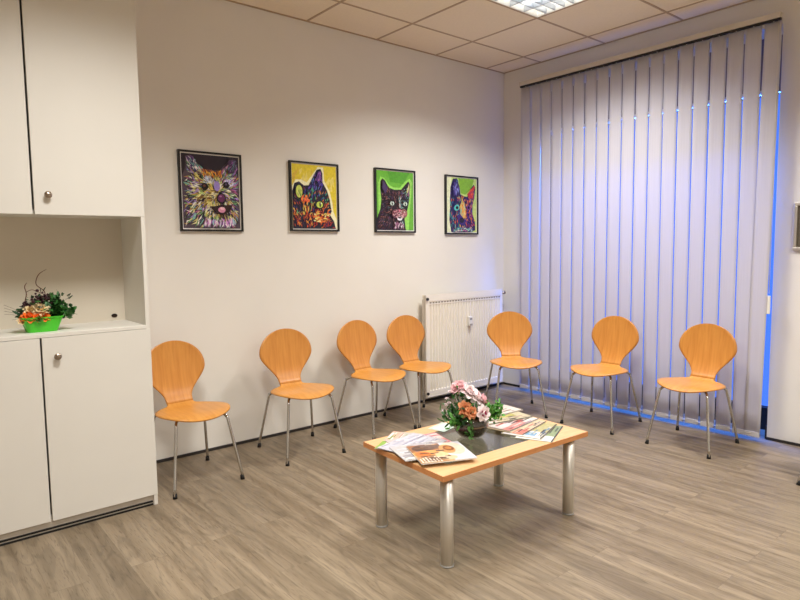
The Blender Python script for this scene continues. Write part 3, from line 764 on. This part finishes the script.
def art_terrier(put):
    put(FULL, (36,26,42))
    head = [(0,0),(1,0),(1,.72),(.93,.80),(.95,.97),(.84,.96),(.72,.86),(.66,.80),(.36,.80),(.30,.86),(.16,.98),(.07,.97),(.06,.8),(0,.68)]
    put(head, (84,70,84))
    C0 = (.58,.50)
    out = lambda u, v: math.atan2(v-C0[1], u-C0[0])
    strokes(put, head, 700, 1, [(226,216,130),(170,140,210),(240,236,224),(120,170,110),(196,160,80),(80,60,110),(190,100,150),(130,190,180),(50,36,50),(236,228,170)], .13, .009, out)
    strokes(put, ell(.52,.42,.34,.34), 260, 9, [(236,226,150),(220,190,90),(244,240,226),(170,200,120),(130,100,60),(190,160,220),(60,44,50)], .12, .011, out)
    put([(.07,.96),(.15,.96),(.28,.80),(.20,.74)], (60,50,90)); put([(.80,.94),(.93,.96),(.92,.78),(.78,.76)], (70,44,84))
    strokes(put, [(.05,.98),(.17,.98),(.32,.78),(.06,.68)], 50, 2, [(170,130,190),(230,220,220),(90,60,120),(120,170,170)], .09, .006, lambda u, v: 2.2)
    strokes(put, [(.72,.8),(.84,.96),(.97,.97),(.97,.7)], 50, 3, [(120,70,140),(180,120,190),(60,40,70),(100,140,150)], .09, .006, lambda u, v: 1.2)
    strokes(put, [(.32,.68),(.30,.81),(.68,.81),(.66,.68)], 70, 4, [(224,146,44),(236,180,70),(190,90,50),(130,60,30)], .07, .007, out)
    strokes(put, ell(.42,.66,.12,.06), 40, 5, [(220,224,240),(160,180,220),(240,236,226)], .07, .006, out)
    strokes(put, ell(.80,.64,.13,.07), 40, 6, [(200,180,230),(150,130,210),(230,230,240)], .08, .006, out)
    put(ell(.57,.58,.055,.07), (150,130,200))
    put(ell(.36,.565,.058,.05), (20,12,16)); put(ell(.355,.575,.02,.018), (110,60,40)); put(ell(.735,.60,.052,.045), (16,12,18)); put(ell(.735,.61,.018,.015), (90,70,110))
    strokes(put, ell(.50,.36,.20,.15), 110, 7, [(226,214,130),(200,170,80),(240,230,190),(150,110,60),(90,60,50)], .09, .007, lambda u, v: out(u, v)-.3)
    put(ell(.64,.41,.085,.075), (24,14,30)); put(ell(.64,.415,.062,.055), (96,38,84)); put(ell(.625,.44,.02,.012), (170,110,160))
    put([(.44,.29),(.56,.31),(.64,.33),(.72,.32),(.84,.33),(.78,.23),(.66,.19),(.54,.2)], (40,18,24)); put(ell(.64,.255,.065,.04), (214,140,168)); put(ell(.65,.275,.04,.02), (244,196,206))
    strokes(put, [(.25,0),(.95,0),(.85,.16),(.35,.16)], 70, 8, [(220,160,210),(240,230,236),(170,100,190),(150,190,200)], .12, .008, lambda u, v: PI/2)
def art_cat_profile(put):
    put(FULL, (222,200,48))
    strokes(put, FULL, 90, 11, [(226,204,70),(204,176,50),(232,214,110),(216,180,60)], .25, .03, lambda u, v: 1.2)
    halo = [(0,0),(0,.66),(.08,.76),(.2,.76),(.32,.72),(.46,.86),(.58,.98),(.70,.97),(.72,.76),(.84,.60),(.90,.42),(.92,.28),(1,.14),(1,0)]
    put(halo, (240,234,190))
    head = [(.0,.0),(.0,.58),(.05,.70),(.15,.73),(.26,.67),(.36,.68),(.45,.80),(.55,.93),(.64,.95),(.68,.88),(.68,.74),(.78,.61),(.84,.47),(.86,.36),(.88,.28),(.84,.22),(.93,.12),(.97,0)]
    put(head, (24,22,46))
    def col(u, v, r):
        if v > .62: return r.choice([(60,60,150),(96,70,170),(40,44,110),(130,90,180),(90,130,200)])
        if v > .42: return r.choice([(36,40,90),(30,90,90),(60,150,130),(110,50,70),(60,60,160),(20,30,50),(90,180,120),(200,120,60)])
        if v > .22: return r.choice([(196,60,50),(226,120,50),(230,190,90),(60,50,110),(120,40,50),(90,160,110)])
        return r.choice([(190,50,44),(220,90,44),(120,36,46),(70,36,70),(236,150,60)])
    strokes(put, head, 420, 12, col, .08, .011, lambda u, v: 2.2-2*u)
    put([(.50,.76),(.57,.90),(.63,.91),(.65,.76)], (110,64,140)); strokes(put, [(.50,.74),(.57,.9),(.63,.91),(.66,.74)], 22, 13, [(150,90,170),(190,110,180),(70,40,110)], .07, .009, lambda u, v: 1.4)
    put(ell(.135,.58,.095,.12), (20,16,30)); put(ell(.135,.575,.072,.098), (196,208,90)); strokes(put, ell(.14,.57,.065,.09), 14, 14, [(130,170,70),(226,220,130),(90,130,70)], .07, .01, lambda u, v: 1.9)
    strokes(put, ell(.25,.46,.12,.09), 26, 15, [(226,80,50),(240,130,60),(196,50,50)], .09, .014, lambda u, v: .9)
    put([(.44,.38),(.52,.44),(.62,.45),(.70,.38),(.62,.31),(.50,.32)], (12,14,26)); put(ell(.585,.38,.075,.05), (196,214,90)); put(ell(.595,.38,.018,.042), (14,14,16)); put(ell(.62,.40,.012,.01), (250,250,240))
    strokes(put, [(.4,.12),(.46,.26),(.66,.24),(.86,.28),(.82,.16),(.6,.08)], 50, 16, [(240,210,110),(236,130,60),(220,80,50),(250,230,170)], .08, .013, lambda u, v: .1)
def art_cat_front(put):
    put(FULL, (104,176,50))
    halo = [(0,0),(.04,.35),(.04,.78),(.10,.90),(.20,.88),(.34,.76),(.45,.73),(.62,.73),(.76,.84),(.90,.90),(.96,.84),(.94,.6),(.90,.38),(.86,.0)]
    put(halo, (150,214,90))
    put([(.28,1),(.9,1),(.72,.80),(.36,.82)], (84,156,40))
    head = [(.0,.0),(.0,.20),(.09,.36),(.12,.52),(.09,.70),(.10,.82),(.15,.87),(.22,.84),(.32,.72),(.48,.69),(.66,.70),(.76,.78),(.86,.85),(.91,.80),(.90,.62),(.87,.48),(.82,.34),(.74,.22),(.78,.0)]
    put(head, (44,32,34))
    cc = (.52,.40)
    def col(u, v, r):
        if u > .62: return r.choice([(60,60,66),(96,150,150),(150,190,170),(40,34,40),(90,70,120),(30,28,32),(120,60,60)])
        return r.choice([(92,48,44),(60,36,40),(120,70,60),(40,30,36),(70,80,84),(150,100,90),(30,24,30),(86,52,86)])
    strokes(put, head, 520, 21, col, .07, .008, lambda u, v: math.atan2(v-cc[1], u-cc[0]))
    put([(.12,.70),(.15,.83),(.27,.72),(.22,.62)], (70,50,90)); put([(.78,.66),(.86,.81),(.88,.62)], (200,196,130)); put([(.80,.60),(.86,.74),(.87,.58)], (130,90,120))
    for cx in (.385, .745):
        put(ell(cx,.455,.075,.048), (16,14,14)); put(ell(cx,.455,.055,.036), (196,214,196)); put(ell(cx,.455,.018,.032), (14,14,14)); put(ell(cx+.015,.47,.010,.008), (255,255,255))
    strokes(put, [(.54,.35),(.55,.6),(.62,.6),(.62,.35)], 18, 22, [(200,150,140),(120,180,180),(230,200,180)], .08, .008, lambda u, v: 1.57)
    put(ell(.47,.28,.10,.075), (112,66,70)); put(ell(.70,.29,.10,.075), (150,100,92)); strokes(put, ell(.58,.28,.2,.09), 90, 23, [(216,160,160),(150,70,84),(230,206,196),(90,50,56),(196,120,130)], .06, .007, lambda u, v: .2)
    put([(.54,.35),(.62,.35),(.58,.30)], (214,120,138)); put(ell(.58,.20,.07,.035), (240,236,240)); put(ell(.58,.215,.05,.014), (60,24,30))
    strokes(put, [(.4,0),(.7,0),(.7,.15),(.44,.15)], 40, 24, [(226,180,190),(180,110,150),(60,40,60),(240,230,230)], .08, .008, lambda u, v: 1.5)
def art_shepherd(put):
    put(FULL, (190,214,120))
    put([(0,0),(0,1),(.16,1),(.10,.5),(.14,0)], (226,232,190)); put([(.38,1),(.92,1),(.84,.84),(.62,.70),(.46,.72)], (130,180,50)); put([(.9,.0),(1,0),(1,.6),(.9,.45)], (206,224,120))
    head = [(.14,.0),(.08,.22),(.10,.45),(.10,.62),(.12,.82),(.20,.98),(.34,.99),(.42,.84),(.45,.70),(.56,.67),(.68,.66),(.78,.80),(.90,.90),(.96,.86),(.93,.66),(.86,.50),(.86,.34),(.95,.2),(.96,.04),(.8,.0)]
    put(head, (40,34,84))
    def col(u, v, r):
        if v > .66: return r.choice([(50,44,110),(80,60,150),(36,30,70),(110,90,180),(60,110,150)]) if u < .6 else r.choice([(200,50,50),(226,100,40),(120,50,130),(90,60,150)])
        if u < .40: return r.choice([(50,50,130),(60,130,140),(90,190,170),(70,50,130),(196,90,60),(36,40,80)])
        if u < .62: return r.choice([(230,170,60),(226,130,50),(110,170,120),(140,70,140),(60,70,140)])
        return r.choice([(150,50,120),(226,110,60),(236,170,90),(90,50,140),(200,60,80),(70,60,150)])
    strokes(put, head, 420, 31, col, .08, .013, lambda u, v: 1.3+u)
    put([(.66,.70),(.76,.79),(.90,.87),(.84,.68),(.78,.62)], (196,56,50)); strokes(put, [(.66,.66),(.76,.8),(.92,.88),(.84,.64)], 20, 32, [(230,110,50),(200,50,50),(150,40,90)], .09, .012, lambda u, v: .9)
    put([(.18,.66),(.20,.92),(.32,.92),(.36,.68)], (56,44,110)); strokes(put, [(.16,.64),(.2,.94),(.33,.94),(.38,.66)], 22, 33, [(110,90,180),(140,150,210),(40,34,90)], .1, .012, lambda u, v: 1.57)
    put(ell(.30,.45,.09,.055,rot=.2), (90,190,180)); put(ell(.31,.45,.045,.03), (16,14,24)); put(ell(.70,.46,.07,.045), (120,60,140)); put(ell(.70,.46,.035,.026), (16,12,24))
    put([(.44,.55),(.56,.55),(.60,.30),(.52,.24),(.40,.32)], (226,172,80)); strokes(put, [(.42,.56),(.58,.56),(.62,.26),(.4,.3)], 20, 34, [(240,196,100),(220,130,50),(150,190,150)], .1, .014, lambda u, v: 1.5)
    put([(.30,.30),(.40,.14),(.56,.12),(.62,.22),(.52,.26),(.40,.34)], (60,40,120)); put(ell(.47,.22,.085,.05), (24,18,46)); put([(.34,.12),(.5,.08),(.66,.13),(.5,.03)], (120,50,110))
    strokes(put, [(.16,0),(.9,0),(.84,.09),(.2,.09)], 40, 35, [(150,210,190),(90,160,170),(214,226,200),(200,120,150)], .1, .01, lambda u, v: .3)
picture('black framed portrait of a shaggy multicoloured dog, leftmost on the wall', -3.088, -2.668, 1.447, 1.952, art_terrier)
picture('black framed portrait of a dark cat in profile on yellow', -2.305, -1.893, 1.454, 1.949, art_cat_profile)
picture('black framed portrait of a brown cat facing forward on green', -1.549, -1.130, 1.450, 1.956, art_cat_front)
picture('black framed portrait of a blue and orange pointed-ear dog, nearest the blinds', -.782, -.372, 1.440, 1.952, art_shepherd)

# frame at the right edge of the photo, on the window wall
wf = thing('wall_display_frame', 'small aluminium frame with dark inside on wall right of the blinds', 'frame', (0,-2.436,1.28))
b = B(); w_, h_ = .235, .305; f = .02
box(b, -.018, 0, -w_, 0, 0, f); box(b, -.018, 0, -w_, 0, h_-f, h_); box(b, -.018, 0, -f, 0, f, h_-f); box(b, -.018, 0, -w_, -w_+f, f, h_-f)
obj('frame', b, M['alu'], wf, bevel=.003)
b = B(); box(b, -.006, -.001, -w_+f, -f, f, h_-f); obj('panel', b, M['dark'], wf)

# ---------------------------------------------------------------- world (dusk outside)
w = bpy.data.worlds.new('dusk'); bpy.context.scene.world = w; w.use_nodes = True
nt = w.node_tree; bg = nt.nodes['Background']; 
bg.inputs['Color'].default_value = (.085,.235,1.0,1); bg.inputs['Strength'].default_value = 1.15

# ---------------------------------------------------------------- camera
cam = bpy.data.cameras.new('camera'); co = bpy.data.objects.new('camera', cam); C.objects.link(co)
cx, cy, cz, yaw, pit_, roll, f = -4.497592629, -3.843434434, 1.324796462, .6948857532, -.085094686, -.01174234655, 609.09976
F = Vector((math.cos(pit_)*math.sin(yaw), math.cos(pit_)*math.cos(yaw), math.sin(pit_)))
Rv = F.cross(Vector((0,0,1))).normalized(); U = Rv.cross(F)
R2 = Rv*math.cos(roll)+U*math.sin(roll); U2 = U*math.cos(roll)-Rv*math.sin(roll)
m = Matrix((R2, U2, -F)).transposed().to_4x4(); m.translation = (cx,cy,cz)
co.matrix_world = m; cam.sensor_width = 36; cam.lens = f/800*36; cam.clip_start = .05
sc = bpy.context.scene; sc.camera = co
sc.view_settings.view_transform = 'Standard'; sc.view_settings.look = 'None'; sc.view_settings.exposure = 0; sc.view_settings.gamma = 1
sc.cycles.use_denoising = True; sc.cycles.max_bounces = 10; sc.cycles.diffuse_bounces = 6; sc.cycles.transparent_max_bounces = 12
sc.cycles.sample_clamp_indirect = 4
